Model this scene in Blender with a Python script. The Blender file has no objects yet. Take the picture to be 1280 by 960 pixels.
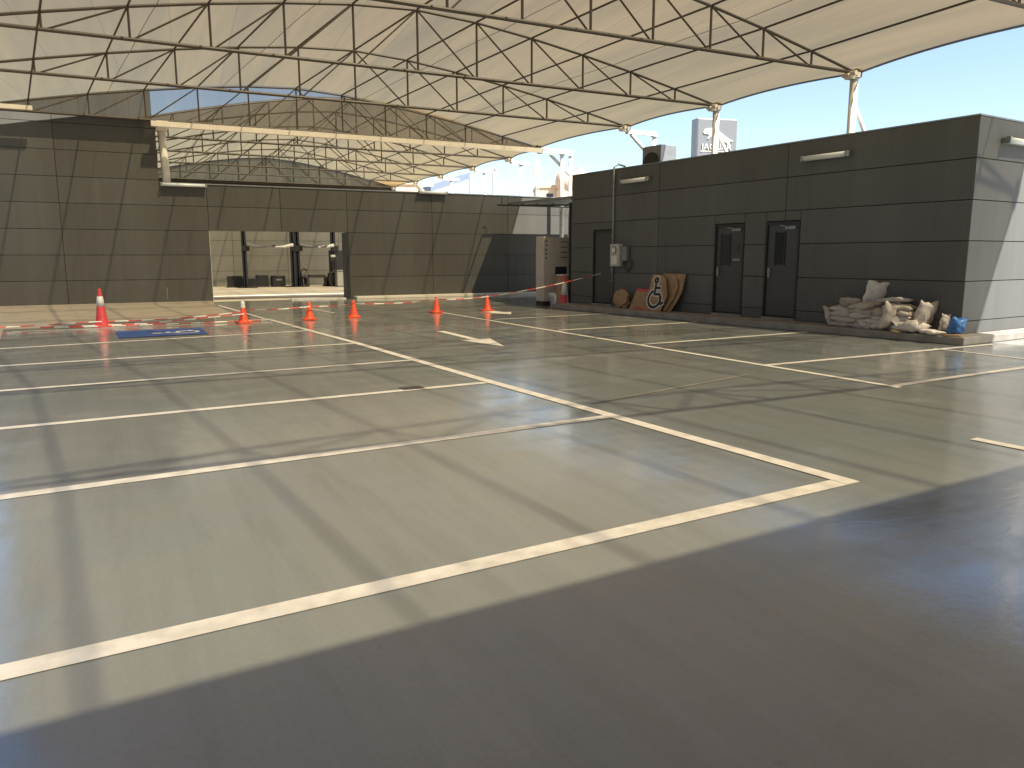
import bpy, bmesh, math, random
from mathutils import Vector, Matrix
random.seed(7)
S = bpy.context.scene
C = bpy.data.collections.new('parking_court'); S.collection.children.link(C)
R = math.radians
# ---------------------------------------------------------------- camera
def cam_matrix(yaw, pitch, roll):
    F = Vector((math.sin(yaw)*math.cos(pitch), math.cos(yaw)*math.cos(pitch), -math.sin(pitch)))
    X = Vector((math.cos(yaw), -math.sin(yaw), 0)); U = X.cross(F)
    X2 = X*math.cos(roll)+U*math.sin(roll); U2 = -X*math.sin(roll)+U*math.cos(roll)
    return Matrix((X2, U2, -F)).transposed().to_4x4()
cd = bpy.data.cameras.new('camera'); cam = bpy.data.objects.new('camera', cd); C.objects.link(cam)
cam.matrix_world = Matrix.Translation((0, 0, 1.6)) @ cam_matrix(R(27.16), R(9.41), R(-.125))
cd.sensor_fit = 'HORIZONTAL'; cd.sensor_width = 36; cd.lens = 36*957.3/1280
cd.clip_start = .05; cd.clip_end = 1500
S.camera = cam
# ---------------------------------------------------------------- sky and sun
SUN = Vector((-.30, .60, -1.0))
W = bpy.data.worlds.new('World'); S.world = W; W.use_nodes = True
nt = W.node_tree; nt.nodes.clear()
sky = nt.nodes.new('ShaderNodeTexSky'); sky.sky_type = 'NISHITA'; sky.sun_disc = False
sky.sun_elevation = R(56.1); sky.sun_rotation = R(153.4)
sky.air_density = 1.0; sky.dust_density = 1.0; sky.ozone_density = 1.0
bg = nt.nodes.new('ShaderNodeBackground'); bg.inputs['Strength'].default_value = .080
wo = nt.nodes.new('ShaderNodeOutputWorld')
nt.links.new(sky.outputs[0], bg.inputs[0]); nt.links.new(bg.outputs[0], wo.inputs[0])
sl = bpy.data.lights.new('sun', 'SUN'); sl.energy = 5.0; sl.angle = R(1.0); sl.color = (1, .95, .87)
so = bpy.data.objects.new('sun', sl); C.objects.link(so)
so.rotation_euler = SUN.to_track_quat('-Z', 'Y').to_euler()
S.view_settings.view_transform = 'Standard'; S.view_settings.look = 'None'
S.view_settings.exposure = 1.63; S.view_settings.gamma = 1
S.render.engine = 'CYCLES'
S.cycles.max_bounces = 8; S.cycles.transparent_max_bounces = 16

# ---------------------------------------------------------------- helpers
class MB:
    def __init__(s): s.v = []; s.f = []; s.m = []
    def box(s, a, b, mi=0, M=None):
        x0, y0, z0 = a; x1, y1, z1 = b; n = len(s.v)
        P = [(x0,y0,z0),(x1,y0,z0),(x1,y1,z0),(x0,y1,z0),(x0,y0,z1),(x1,y0,z1),(x1,y1,z1),(x0,y1,z1)]
        s.v += [tuple(M @ Vector(p)) if M else p for p in P]
        for f in ((0,3,2,1),(4,5,6,7),(0,1,5,4),(1,2,6,5),(2,3,7,6),(3,0,4,7)):
            s.f.append([n+i for i in f]); s.m.append(mi)
        return s
    def tube(s, pts, r, n=8, mi=0, cap=True):
        pts = [Vector(p) for p in pts]; rs = r if isinstance(r, (list, tuple)) else [r]*len(pts); b = len(s.v)
        up = None
        for i, p in enumerate(pts):
            d = (pts[min(i+1, len(pts)-1)]-pts[max(i-1, 0)]).normalized()
            if up is None: up = Vector((0,0,1)) if abs(d.z) < .9 else Vector((1,0,0))
            a = d.cross(up).normalized(); c = a.cross(d).normalized(); up = c
            for k in range(n):
                t = 2*math.pi*k/n
                s.v.append(tuple(p+(a*math.cos(t)+c*math.sin(t))*rs[i]))
        for i in range(len(pts)-1):
            for k in range(n):
                k2 = (k+1) % n
                s.f.append([b+i*n+k, b+i*n+k2, b+(i+1)*n+k2, b+(i+1)*n+k]); s.m.append(mi)
        if cap:
            s.f.append([b+k for k in range(n)][::-1]); s.m.append(mi)
            s.f.append([b+(len(pts)-1)*n+k for k in range(n)]); s.m.append(mi)
        return s
    def lathe(s, prof, n=20, o=(0,0,0), mi=0):
        b = len(s.v)
        for r, z in prof:
            for k in range(n):
                t = 2*math.pi*k/n; s.v.append((o[0]+r*math.cos(t), o[1]+r*math.sin(t), o[2]+z))
        for i in range(len(prof)-1):
            for k in range(n):
                k2 = (k+1) % n
                s.f.append([b+i*n+k, b+i*n+k2, b+(i+1)*n+k2, b+(i+1)*n+k]); s.m.append(mi)
        s.f.append([b+(len(prof)-1)*n+k for k in range(n)]); s.m.append(mi)
        return s
    def prism(s, poly, z0, z1, mi=0, M=None):
        n = len(poly); b = len(s.v)
        for z in (z0, z1):
            for p in poly:
                q = Vector((p[0], p[1], z)); s.v.append(tuple(M @ q) if M else tuple(q))
        s.f.append([b+i for i in range(n)][::-1]); s.m.append(mi)
        s.f.append([b+n+i for i in range(n)]); s.m.append(mi)
        for i in range(n):
            j = (i+1) % n; s.f.append([b+i, b+j, b+n+j, b+n+i]); s.m.append(mi)
        return s
    def face(s, pts, mi=0):
        b = len(s.v); s.v += [tuple(p) for p in pts]; s.f.append(list(range(b, b+len(pts)))); s.m.append(mi)
    def mesh(s, name, mats, smooth=False, fix=True):
        me = bpy.data.meshes.new(name); me.from_pydata(s.v, [], s.f)
        if not isinstance(mats, (list, tuple)): mats = [mats]
        for m in mats: me.materials.append(m)
        for p, i in zip(me.polygons, s.m): p.material_index = i; p.use_smooth = smooth
        if fix:
            bm = bmesh.new(); bm.from_mesh(me); bmesh.ops.recalc_face_normals(bm, faces=bm.faces); bm.to_mesh(me); bm.free()
        me.update(); return me
    def build(s, name, mats, parent=None, smooth=False, fix=True): return link(name, s.mesh(name, mats, smooth, fix), parent)
def link(name, me, parent=None, loc=None):
    o = bpy.data.objects.new(name, me); C.objects.link(o); o.parent = parent
    if loc: o.location = loc
    return o
def tag(o, label=None, cat=None, group=None, kind=None):
    if label: o['label'] = label
    if cat: o['category'] = cat
    if group: o['group'] = group
    if kind: o['kind'] = kind
    return o
def empty(name, loc=(0,0,0), rz=0): 
    o = bpy.data.objects.new(name, None); C.objects.link(o); o.location = loc; o.rotation_euler = (0,0,rz); o.empty_display_size = .2
    return o
def copy_tree(o, parent=None):
    c = o.copy(); C.objects.link(c); c.parent = parent
    for ch in [x for x in C.objects if x.parent == o]: copy_tree(ch, c)
    return c
def bevel(o, w=.01, seg=2):
    m = o.modifiers.new('bevel', 'BEVEL'); m.width = w; m.segments = seg; m.limit_method = 'ANGLE'
    return o

# ---------------------------------------------------------------- materials
def mat(name, col, rough=.6, metal=0, noise=None, scale=5, bump=0, bscale=60, col2=None, stretch=(1,1,1), rvar=0, spec=.5, detail=5, coord='Object', pvar=0):
    m = bpy.data.materials.new(name); m.use_nodes = True; t = m.node_tree; N = t.nodes; L = t.links
    b = N['Principled BSDF']; b.inputs['Roughness'].default_value = rough; b.inputs['Metallic'].default_value = metal
    b.inputs['Specular IOR Level'].default_value = spec
    b.inputs['Base Color'].default_value = (*col, 1)
    tc = N.new('ShaderNodeTexCoord'); mp = N.new('ShaderNodeMapping'); mp.inputs['Scale'].default_value = stretch
    L.new(tc.outputs[coord], mp.inputs[0])
    if noise or col2:
        n1 = N.new('ShaderNodeTexNoise'); n1.inputs['Scale'].default_value = scale; n1.inputs['Detail'].default_value = detail
        L.new(mp.outputs[0], n1.inputs[0])
        r = N.new('ShaderNodeValToRGB'); r.color_ramp.elements[0].position = .35; r.color_ramp.elements[1].position = .68
        c2 = col2 or tuple(min(1, c*(1+(noise or 0))) for c in col); c1 = col if col2 else tuple(c*(1-noise) for c in col)
        r.color_ramp.elements[0].color = (*c1, 1); r.color_ramp.elements[1].color = (*c2, 1)
        L.new(n1.outputs[0], r.inputs[0]); L.new(r.outputs[0], b.inputs['Base Color'])
        if rvar:
            mr = N.new('ShaderNodeMapRange'); mr.inputs[3].default_value = rough-rvar; mr.inputs[4].default_value = rough+rvar
            mr.inputs[1].default_value = .3; mr.inputs[2].default_value = .7
            L.new(n1.outputs[0], mr.inputs[0]); L.new(mr.outputs[0], b.inputs['Roughness'])
    if pvar:
        oi = N.new('ShaderNodeObjectInfo'); m1 = N.new('ShaderNodeMapRange'); m1.inputs[3].default_value = 1-pvar; m1.inputs[4].default_value = 1+pvar; L.new(oi.outputs['Random'], m1.inputs[0])
        ge = N.new('ShaderNodeNewGeometry'); m3 = N.new('ShaderNodeMapping'); m3.inputs['Scale'].default_value = (5, 5, .35); L.new(ge.outputs['Position'], m3.inputs[0])
        n3 = N.new('ShaderNodeTexNoise'); n3.inputs['Scale'].default_value = 1.3; n3.inputs['Detail'].default_value = 7; n3.inputs['Roughness'].default_value = .6; L.new(m3.outputs[0], n3.inputs[0])
        m2 = N.new('ShaderNodeMapRange'); m2.inputs[1].default_value = .35; m2.inputs[2].default_value = .75; m2.inputs[3].default_value = .965; m2.inputs[4].default_value = 1.07; L.new(n3.outputs[0], m2.inputs[0])
        mu = N.new('ShaderNodeMath'); mu.operation = 'MULTIPLY'; L.new(m1.outputs[0], mu.inputs[0]); L.new(m2.outputs[0], mu.inputs[1])
        mm = N.new('ShaderNodeMix'); mm.data_type = 'RGBA'; mm.blend_type = 'MULTIPLY'; mm.inputs[0].default_value = 1; mm.inputs[6].default_value = (*col, 1)
        if noise or col2: L.new(r.outputs[0], mm.inputs[6])
        L.new(mu.outputs[0], mm.inputs[7]); L.new(mm.outputs[2], b.inputs['Base Color'])
    if bump:
        n2 = N.new('ShaderNodeTexNoise'); n2.inputs['Scale'].default_value = bscale; n2.inputs['Detail'].default_value = 3
        L.new(mp.outputs[0], n2.inputs[0]); bp = N.new('ShaderNodeBump'); bp.inputs['Strength'].default_value = bump
        bp.inputs['Distance'].default_value = .01
        L.new(n2.outputs[0], bp.inputs['Height']); L.new(bp.outputs[0], b.inputs['Normal'])
    return m

def floor_material():
    m = bpy.data.materials.new('epoxy_floor'); m.use_nodes = True; t = m.node_tree; N = t.nodes; L = t.links
    b = N['Principled BSDF']; tc = N.new('ShaderNodeTexCoord')
    def noise(scale, detail, stretch=(1,1,1), rough=.55, rz=0):
        mp = N.new('ShaderNodeMapping'); mp.inputs['Scale'].default_value = stretch; mp.inputs['Rotation'].default_value = (0,0,rz)
        L.new(tc.outputs['Object'], mp.inputs[0])
        n = N.new('ShaderNodeTexNoise'); n.inputs['Scale'].default_value = scale; n.inputs['Detail'].default_value = detail
        n.inputs['Roughness'].default_value = rough
        L.new(mp.outputs[0], n.inputs[0]); return n.outputs[0]
    def ramp(src, p0, c0, p1, c1):
        r = N.new('ShaderNodeValToRGB'); e = r.color_ramp.elements
        e[0].position = p0; e[1].position = p1; e[0].color = (*c0, 1); e[1].color = (*c1, 1); L.new(src, r.inputs[0]); return r.outputs[0]
    def mix(kind, f, a, c):
        x = N.new('ShaderNodeMix'); x.data_type = 'RGBA'; x.blend_type = kind
        if isinstance(f, float): x.inputs[0].default_value = f
        else: L.new(f, x.inputs[0])
        L.new(a, x.inputs[6]); L.new(c, x.inputs[7]); return x.outputs[2]
    base = ramp(noise(.35, 4), .30, (.290, .298, .284), .70, (.248, .286, .284))
    dust = ramp(noise(.9, 7, (.25, 1, 1)), .42, (0, 0, 0), .75, (1, 1, 1))
    tan = ramp(noise(2.0, 6), .3, (.325, .30, .255), .7, (.275, .26, .22))
    v = N.new('ShaderNodeSeparateXYZ'); L.new(tc.outputs['Object'], v.inputs[0])
    far = N.new('ShaderNodeMapRange'); far.inputs[1].default_value = 14; far.inputs[2].default_value = 27; far.inputs[4].default_value = .6
    L.new(v.outputs[1], far.inputs[0])
    md = N.new('ShaderNodeMath'); md.operation = 'MULTIPLY_ADD'; L.new(dust, md.inputs[0]); md.inputs[1].default_value = .3; L.new(far.outputs[0], md.inputs[2]); md.use_clamp = True
    col = mix('MIX', md.outputs[0], base, tan)
    sm = ramp(noise(1.1, 8, (3.2, .5, 1), .65, .3), .5, (1, 1, 1), .78, (.80, .80, .79))
    col = mix('MULTIPLY', 1.0, col, sm)
    fine = ramp(noise(40, 4), .3, (.95, .95, .95), .7, (1.04, 1.04, 1.04))
    col = mix('MULTIPLY', 1.0, col, fine)
    spots = ramp(noise(6.5, 3), .70, (1, 1, 1), .76, (.80, .79, .77))
    col = mix('MULTIPLY', 1.0, col, spots)
    streak = ramp(noise(.9, 6, (7, .22, 1), .6, R(3)), .35, (.93, .93, .93), .7, (1.05, 1.05, 1.05))
    col = mix('MULTIPLY', 1.0, col, streak)
    cloud = ramp(noise(.22, 5, (1, 1, 1), .6), .3, (.90, .90, .90), .7, (1.07, 1.07, 1.06))
    col = mix('MULTIPLY', 1.0, col, cloud)
    L.new(col, b.inputs['Base Color'])
    mr = N.new('ShaderNodeMapRange'); mr.inputs[1].default_value = .44; mr.inputs[2].default_value = .66; mr.inputs[3].default_value = .05; mr.inputs[4].default_value = .25
    L.new(noise(.8, 8, (1, 2.2, 1), .62), mr.inputs[0]); L.new(mr.outputs[0], b.inputs['Coat Roughness']); b.inputs['Roughness'].default_value = .45
    b.inputs['Specular IOR Level'].default_value = .4
    b.inputs['Coat Weight'].default_value = 1.0; b.inputs['Coat IOR'].default_value = 1.95; b.inputs['Coat Roughness'].default_value = .2; L.new(mr.outputs[0], b.inputs['Coat Roughness'])
    b1 = N.new('ShaderNodeBump'); b1.inputs['Strength'].default_value = .22; b1.inputs['Distance'].default_value = .004
    L.new(noise(16, 6, (1, 1.8, 1), .65), b1.inputs['Height'])
    b2 = N.new('ShaderNodeBump'); b2.inputs['Strength'].default_value = .10; b2.inputs['Distance'].default_value = .02
    L.new(noise(1.7, 3, (1, 2.5, 1)), b2.inputs['Height']); L.new(b1.outputs[0], b2.inputs['Normal'])
    L.new(b2.outputs[0], b.inputs['Normal']); L.new(b2.outputs[0], b.inputs['Coat Normal'])
    return m

def cloth_material(name, through, diff, trans, open_col=(1, .89, .64), along='Y'):
    m = bpy.data.materials.new(name); m.use_nodes = True; t = m.node_tree; N = t.nodes; L = t.links; N.clear()
    out = N.new('ShaderNodeOutputMaterial'); tc = N.new('ShaderNodeTexCoord'); mp = N.new('ShaderNodeMapping')
    mp.inputs['Scale'].default_value = (2.2, .16, 1) if along == 'Y' else (2.5, 1, .2)
    mp.inputs['Rotation'].default_value = (0, 0, R(4))
    L.new(tc.outputs['Object'], mp.inputs[0])
    n = N.new('ShaderNodeTexNoise'); n.inputs['Scale'].default_value = .8; n.inputs['Detail'].default_value = 6; L.new(mp.outputs[0], n.inputs[0])
    r = N.new('ShaderNodeValToRGB'); r.color_ramp.elements[0].position = .3; r.color_ramp.elements[1].position = .7
    r.color_ramp.elements[0].color = (.78, .76, .74, 1); r.color_ramp.elements[1].color = (1.12, 1.12, 1.12, 1); L.new(n.outputs[0], r.inputs[0])
    sx = N.new('ShaderNodeSeparateXYZ'); mp2 = N.new('ShaderNodeMapping'); mp2.inputs['Rotation'].default_value = (0, 0, R(4.4)); L.new(tc.outputs['Object'], mp2.inputs[0]); L.new(mp2.outputs[0], sx.inputs[0])
    fl = N.new('ShaderNodeMath'); fl.operation = 'DIVIDE'; L.new(sx.outputs[0], fl.inputs[0]); fl.inputs[1].default_value = 1.45
    ff = N.new('ShaderNodeMath'); ff.operation = 'FLOOR'; L.new(fl.outputs[0], ff.inputs[0])
    wn = N.new('ShaderNodeTexWhiteNoise'); wn.noise_dimensions = '1D'; L.new(ff.outputs[0], wn.inputs['W'])
    ms = N.new('ShaderNodeMapRange'); ms.inputs[3].default_value = .90; ms.inputs[4].default_value = 1.08; L.new(wn.outputs[0], ms.inputs[0])
    fr = N.new('ShaderNodeMath'); fr.operation = 'FRACT'; L.new(fl.outputs[0], fr.inputs[0])
    sm = N.new('ShaderNodeMath'); sm.operation = 'LESS_THAN'; sm.inputs[1].default_value = .022; L.new(fr.outputs[0], sm.inputs[0])
    sb = N.new('ShaderNodeMath'); sb.operation = 'MULTIPLY_ADD'; sb.inputs[1].default_value = -.22; L.new(sm.outputs[0], sb.inputs[0]); L.new(ms.outputs[0], sb.inputs[2])
    st_ = N.new('ShaderNodeMix'); st_.data_type = 'RGBA'; st_.blend_type = 'MULTIPLY'; st_.inputs[0].default_value = 1; L.new(r.outputs[0], st_.inputs[6]); L.new(sb.outputs[0], st_.inputs[7])
    wr = N.new('ShaderNodeTexNoise'); wr.inputs['Scale'].default_value = 1.6; wr.inputs['Detail'].default_value = 5; L.new(mp.outputs[0], wr.inputs[0])
    bp = N.new('ShaderNodeBump'); bp.inputs['Strength'].default_value = .5; bp.inputs['Distance'].default_value = .12; L.new(wr.outputs[0], bp.inputs['Height'])
    def tint(c):
        x = N.new('ShaderNodeMix'); x.data_type = 'RGBA'; x.blend_type = 'MULTIPLY'; x.inputs[0].default_value = 1
        x.inputs[7].default_value = (*c, 1); L.new(st_.outputs[2], x.inputs[6]); return x.outputs[2]
    d = N.new('ShaderNodeBsdfDiffuse'); L.new(bp.outputs[0], d.inputs['Normal']); L.new(tint(diff), d.inputs[0])
    tr = N.new('ShaderNodeBsdfTranslucent'); L.new(tint(trans), tr.inputs[0])
    a = N.new('ShaderNodeAddShader'); L.new(d.outputs[0], a.inputs[0]); L.new(tr.outputs[0], a.inputs[1])
    tp = N.new('ShaderNodeBsdfTransparent'); tp.inputs[0].default_value = (*open_col, 1)
    mx = N.new('ShaderNodeMixShader'); mx.inputs[0].default_value = 1-through
    L.new(tp.outputs[0], mx.inputs[1]); L.new(a.outputs[0], mx.inputs[2]); L.new(mx.outputs[0], out.inputs[0])
    return m

M = {}
M['floor'] = floor_material()
M['ground'] = mat('sandy_ground', (.20, .17, .125), .9, noise=.2, scale=.5, bump=.3)
M['concrete'] = mat('tan_concrete', (.36, .305, .225), .65, scale=1.3, col2=(.28, .24, .18), bump=.25, bscale=30, rvar=.12)
M['yard'] = mat('pale_yard_concrete', (.66, .60, .49), .6, scale=1.1, col2=(.54, .50, .40), stretch=(.3, 1, 1), bump=.2)
M['kerb'] = mat('kerb_concrete', (.27, .25, .215), .8, scale=3, col2=(.19, .175, .15), bump=.4, bscale=25)
M['panel_w'] = mat('brown_grey_panel', (.074, .069, .057), .55, .0, scale=.7, col2=(.088, .085, .074), stretch=(1,1,.35), rvar=.06, bump=.05, bscale=3, spec=.2, pvar=.06)
M['panel_r'] = mat('charcoal_panel', (.102, .101, .096), .6, .0, scale=.8, col2=(.122, .122, .116), stretch=(1,1,.4), rvar=.06, bump=.05, bscale=3, spec=.12, pvar=.05)
M['backing'] = mat('dark_joint', (.02, .019, .017), .8)
M['door'] = mat('dark_door_paint', (.05, .05, .048), .45)
M['black'] = mat('black_metal', (.018, .018, .018), .5)
M['glass'] = mat('dark_glass', (.015, .018, .02), .08)
M['steel'] = mat('taupe_steel', (.05, .038, .024), .5, noise=.12, scale=4)
M['white'] = mat('cream_white_paint', (.72, .66, .55), .5, noise=.06, scale=3)
M['offwhite'] = mat('aged_white_paint', (.62, .60, .55), .5, noise=.1, scale=6)
M['line'] = mat('line_paint', (.88, .83, .75), .45, scale=7, col2=(.64, .60, .53), rvar=.08, detail=8)
M['blue'] = mat('blue_paint', (.035, .085, .27), .5, noise=.15, scale=9)
M['orange'] = mat('cone_orange', (.78, .09, .025), .5, noise=.1, scale=14)
M['red'] = mat('cone_red', (.55, .045, .05), .5, noise=.15, scale=12)
M['tape_r'] = mat('tape_red', (.62, .06, .05), .45)
M['tape_w'] = mat('tape_white', (.75, .70, .62), .45)
M['net'] = cloth_material('canopy_cloth', .235, (.155, .101, .044), (.076, .049, .018))
M['gable'] = cloth_material('gable_net', .34, (.10, .088, .072), (.035, .031, .025), along='Z', open_col=(.95, .93, .90))
M['gable2'] = cloth_material('far_gable_net', .06, (.12, .10, .075), (.03, .026, .02), along='Z')
M['cable'] = mat('dark_cable', (.03, .028, .025), .6)
M['grey'] = mat('light_grey_box', (.38, .38, .34), .5, noise=.08)
M['gal'] = mat('galvanised', (.24, .25, .25), .4, .4, noise=.1)
M['brown'] = mat('beige_sheet', (.47, .41, .35), .5, noise=.07, scale=3)
M['card'] = mat('cardboard', (.30, .20, .11), .8, noise=.15, scale=8)
M['ply'] = mat('plywood', (.30, .19, .10), .7, noise=.2, scale=6, stretch=(1,6,1))
M['bag'] = mat('woven_bag', (.52, .46, .40), .75, noise=.14, scale=9, bump=.6, bscale=25)
M['bagw'] = mat('white_bag', (.72, .67, .61), .7, noise=.14, scale=9, bump=.6, bscale=20)
for k_ in ('bag', 'bagw'):
    t_ = M[k_].node_tree; b_ = t_.nodes['Principled BSDF']; oi_ = t_.nodes.new('ShaderNodeObjectInfo'); hs_ = t_.nodes.new('ShaderNodeHueSaturation')
    mr_ = t_.nodes.new('ShaderNodeMapRange'); mr_.inputs[3].default_value = .68; mr_.inputs[4].default_value = 1.08; t_.links.new(oi_.outputs['Random'], mr_.inputs[0]); t_.links.new(mr_.outputs[0], hs_.inputs['Value'])
    src_ = b_.inputs['Base Color'].links[0].from_socket; t_.links.new(src_, hs_.inputs['Color']); t_.links.new(hs_.outputs[0], b_.inputs['Base Color'])
M['bluebag'] = mat('blue_plastic', (.03, .14, .38), .35, noise=.3, scale=14, bump=.6, bscale=18)
M['lime'] = mat('pale_yellow', (.62, .50, .22), .7)
M['tube'] = mat('frosted_tube', (.66, .68, .66), .35)
M['signgrey'] = mat('sign_grey', (.21, .215, .22), .35, .3, noise=.05)
M['cream'] = mat('cream_render', (.70, .55, .38), .85, noise=.1, scale=.3)
M['tank'] = mat('peach_tank', (.66, .47, .34), .6, noise=.1)
M['bluegrey'] = mat('bluegrey_panel', (.16, .20, .27), .5)
M['liftblue'] = mat('lift_dark_blue', (.022, .026, .034), .45)

# ---------------------------------------------------------------- ground and floor
g = MB(); g.face([(-250,-250,-.03),(420,-250,-.03),(420,420,-.03),(-250,420,-.03)]); g.build('ground', M['ground'], fix=False)['kind'] = 'structure'
def sheet(name, poly, z, m):
    b = MB(); b.face([(x, y, z) for x, y in poly]); o = b.build(name, m, fix=False); o['kind'] = 'structure'; return o
floor = sheet('floor', [(-12,-12),(30,-12),(30,29.95),(-12,29.95)], 0, M['floor'])
sheet('pavement', [(-12,-12),(-2.75,-12),(-.85,3),(-2.35,20.7),(-1.5,20.75),(-1.4,22.1),(2.9,22.5),(3.02,29.9),(-12,29.9)], .002, M['concrete'])
sheet('yard', [(-6,29.95),(22,29.95),(22,62),(-6,62)], .008, M['yard'])
b = MB(); b.box((-7,29.3,.0),(3.05,29.82,.06)); o = b.build('path', M['concrete']); o['kind'] = 'structure'
b = MB(); b.box((8.3,29.35,0),(20,29.82,.10)); o = b.build('kerb', M['yard']); o['kind'] = 'structure'; bevel(o, .015)

# painted markings: thin paint sheets, children of the floor
def line(name, a, c, w0, w1=None, z=.004, parent=None, m='line'):
    w1 = w1 or w0; a = Vector(a); c = Vector(c); d = (c-a).normalized(); n = Vector((-d.y, d.x))
    P = [a-n*w0/2, c-n*w1/2, c+n*w1/2, a+n*w0/2]
    b = MB(); b.face([(p.x, p.y, z) for p in P]); return b.build(name, M[m], parent or floor, fix=False)
for a, c, w in (((-6,3.08),(4.64,3.652),.14),((-6,5.71),(4.34,6.33),.13),((-5,8.33),(4.15,8.84),.125),((-5,10.83),(4.05,11.38),.12),((-1.75,13.63),(3.9,14.14),.12),((-1.95,16.29),(3.7,17.12),.12)):
    line('bay_line', a, c, w, z=.004)
line('bay_line', (-2.1,19.95), (2.7,20.0), .08, z=.005)
line('lane_line', (4.575,3.585), (4.22,9.0), .14, .14, .0065)
line('lane_line', (4.22,9.0), (3.95,14.4), .14, .14, .0065)
line('lane_line', (3.95,14.4), (3.48,20.95), .13, .13, .0065)
line('lane_line', (3.44,21.0), (3.05,27.7), .10, .10, .0065)
line('lane_line', (8.50,6.1), (8.42,20.85), .105, .105, .0065)
line('lane_line', (5.34,25.6), (5.62,22.3), .07)
line('bay_line', (-1.76,19.35), (.18,20.27), .06); line('bay_line', (.18,20.27), (3.40,20.90), .06)
for a, c in (((8.69,17.89),(13.95,18.36)),((8.62,14.56),(13.55,14.85)),((8.52,11.42),(13.6,11.72)),((8.45,8.33),(14.3,8.42)),((8.47,6.22),(14.2,6.55))):
    line('bay_line', a, c, .11, z=.004)
line('bay_line', (12.68,8.5), (12.55,4.2), .07, z=.006)
line('bay_line', (6.66,4.02), (6.80,1.2), .12, z=.006)
line('bay_line', (4.6,7.0), (7.6,7.75), .05, z=.006, m='kerb')
def arrow(name, tip, tail, w, hw, hl, sw=.1):
    tip = Vector(tip); tail = Vector(tail); d = (tip-tail).normalized(); n = Vector((-d.y, d.x)); h = tip-d*hl
    P = [tail-n*sw, h-n*sw, h-n*hw, tip, h+n*hw, h+n*sw, tail+n*sw]
    b = MB(); b.face([(p.x, p.y, .006) for p in P]); return b.build(name, M['line'], floor, fix=False)
arrow('arrow', (6.18,12.35), (6.25,15.6), 0, .33, 1.35, .085)
arrow('arrow', (9.9,19.35), (9.9,21.0), 0, .42, .8, .2)
blue = MB(); blue.face([(x, y, .0115) for x, y in ((-.03,17.3),(1.68,17.38),(1.66,19.0),(-.08,18.9))]); bm_ = blue.build('disabled_bay_marking', M['blue'], floor, fix=False)
def strokes(L, w, z0, z1, T, name, m, parent):
    b = MB()
    for pts in L:
        for i in range(len(pts)-1):
            a = Vector(pts[i]); c = Vector(pts[i+1]); d = (c-a).normalized(); n = Vector((-d.y, d.x))*w/2
            e = d*w*.3
            b.prism([a-n-e, c-n+e, c+n+e, a+n-e], z0+i*.00012, z1+i*.00012, M=T)
    return b.build(name, m, parent)
def wheelchair():
    head = [(.0+.07*math.cos(t*math.pi/4), .86+.07*math.sin(t*math.pi/4)) for t in range(9)]
    wheel = [(.06+.27*math.cos(R(a)), .27+.27*math.sin(R(a))) for a in range(120, 385, 15)]
    return [head, [(0,.78),(.02,.42),(.26,.42),(.36,.12),(.46,.16)], [(.02,.62),(.22,.62)], wheel]
T = Matrix(((0,-.95,0,1.52),(.9,0,0,17.95),(0,0,1,.0),(0,0,0,1)))
strokes(wheelchair(), .08, .0135, .0150, T, 'wheelchair_symbol', M['line'], floor)
b = MB(); b.box((3.02,8.78,.001),(3.30,8.98,.005)); dr = b.build('drain_cover', M['door'], floor)
# ---------------------------------------------------------------- panel walls
cache = {}
def panel(w, h, parent, loc, m, depth=.03, flip=None):
    k = (round(w,3), round(h,3), m, depth)
    if k not in cache:
        b = MB(); b.box((0,0,0),(w,depth,h)); cache[k] = b.mesh('panel', M[m])
    o = link('panel', cache[k], parent, loc)
    o.rotation_euler = (random.uniform(-.0025,.0025), 0, random.uniform(-.0015,.0015)); return o
J = .016
def panel_face(parent, xs, zs, y, m, skip=lambda a,b,c,d: False, M4=None):
    for i in range(len(xs)-1):
        for j in range(len(zs)-1):
            if skip(xs[i], xs[i+1], zs[j], zs[j+1]): continue
            p = panel(xs[i+1]-xs[i]-J, zs[j+1]-zs[j]-J, parent, (xs[i]+J/2, y+random.uniform(-.003,.003), zs[j]+J/2), m)
            if M4: p.matrix_local = M4 @ p.matrix_local
rows = [0,.85,1.70,2.55,3.40,4.15]
# tall wall at left
tw = tag(empty('tall_building', (0,29.8,0)), 'tall dark grey panelled building wall at left with white steel post at its corner', 'building')
b = MB(); b.box((-8.9,.045,0),(1.6,8,6.24)); b.build('wall', M['backing'], tw)
panel_face(tw, [-7.5,-4.5,-1.45,1.6], [0,.85,1.7,2.55,3.4,4.25,5.1,5.95,6.24], 0, 'panel_w')
# low wall with the opening
lw = tag(empty('low_wall', (0,29.8,0)), 'long low dark panelled wall with a wide opening to the workshop yard', 'wall')
b = MB(); b.box((1.62,.045,0),(3.10,.3,4.15)); b.box((3.10,.045,2.56),(8.15,.3,4.15)); b.box((8.15,.045,0),(20,.3,4.15)); b.build('wall', M['backing'], lw)
panel_face(lw, [1.6,3.12], rows, 0, 'panel_w')
panel_face(lw, [3.12,5.65,8.15], [2.55,3.40,4.15], 0, 'panel_w')
panel_face(lw, [8.15,11.65,15.1,18.6,20], rows, 0, 'panel_w')
b = MB(); b.box((1.62,-.03,4.152),(20,.34,4.19)); b.build('coping', M['gal'], lw)
b = MB(); b.box((8.02,-.05,0),(8.17,.42,2.54)); b.build('jamb', M['black'], lw)
b = MB(); b.box((3.1,.05,0),(3.13,.4,2.54)); b.build('jamb', M['offwhite'], lw)
b = MB(); b.box((5.9,.0,.0),(8.0,.35,.05)); b.build('threshold', M['offwhite'], lw)
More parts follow.
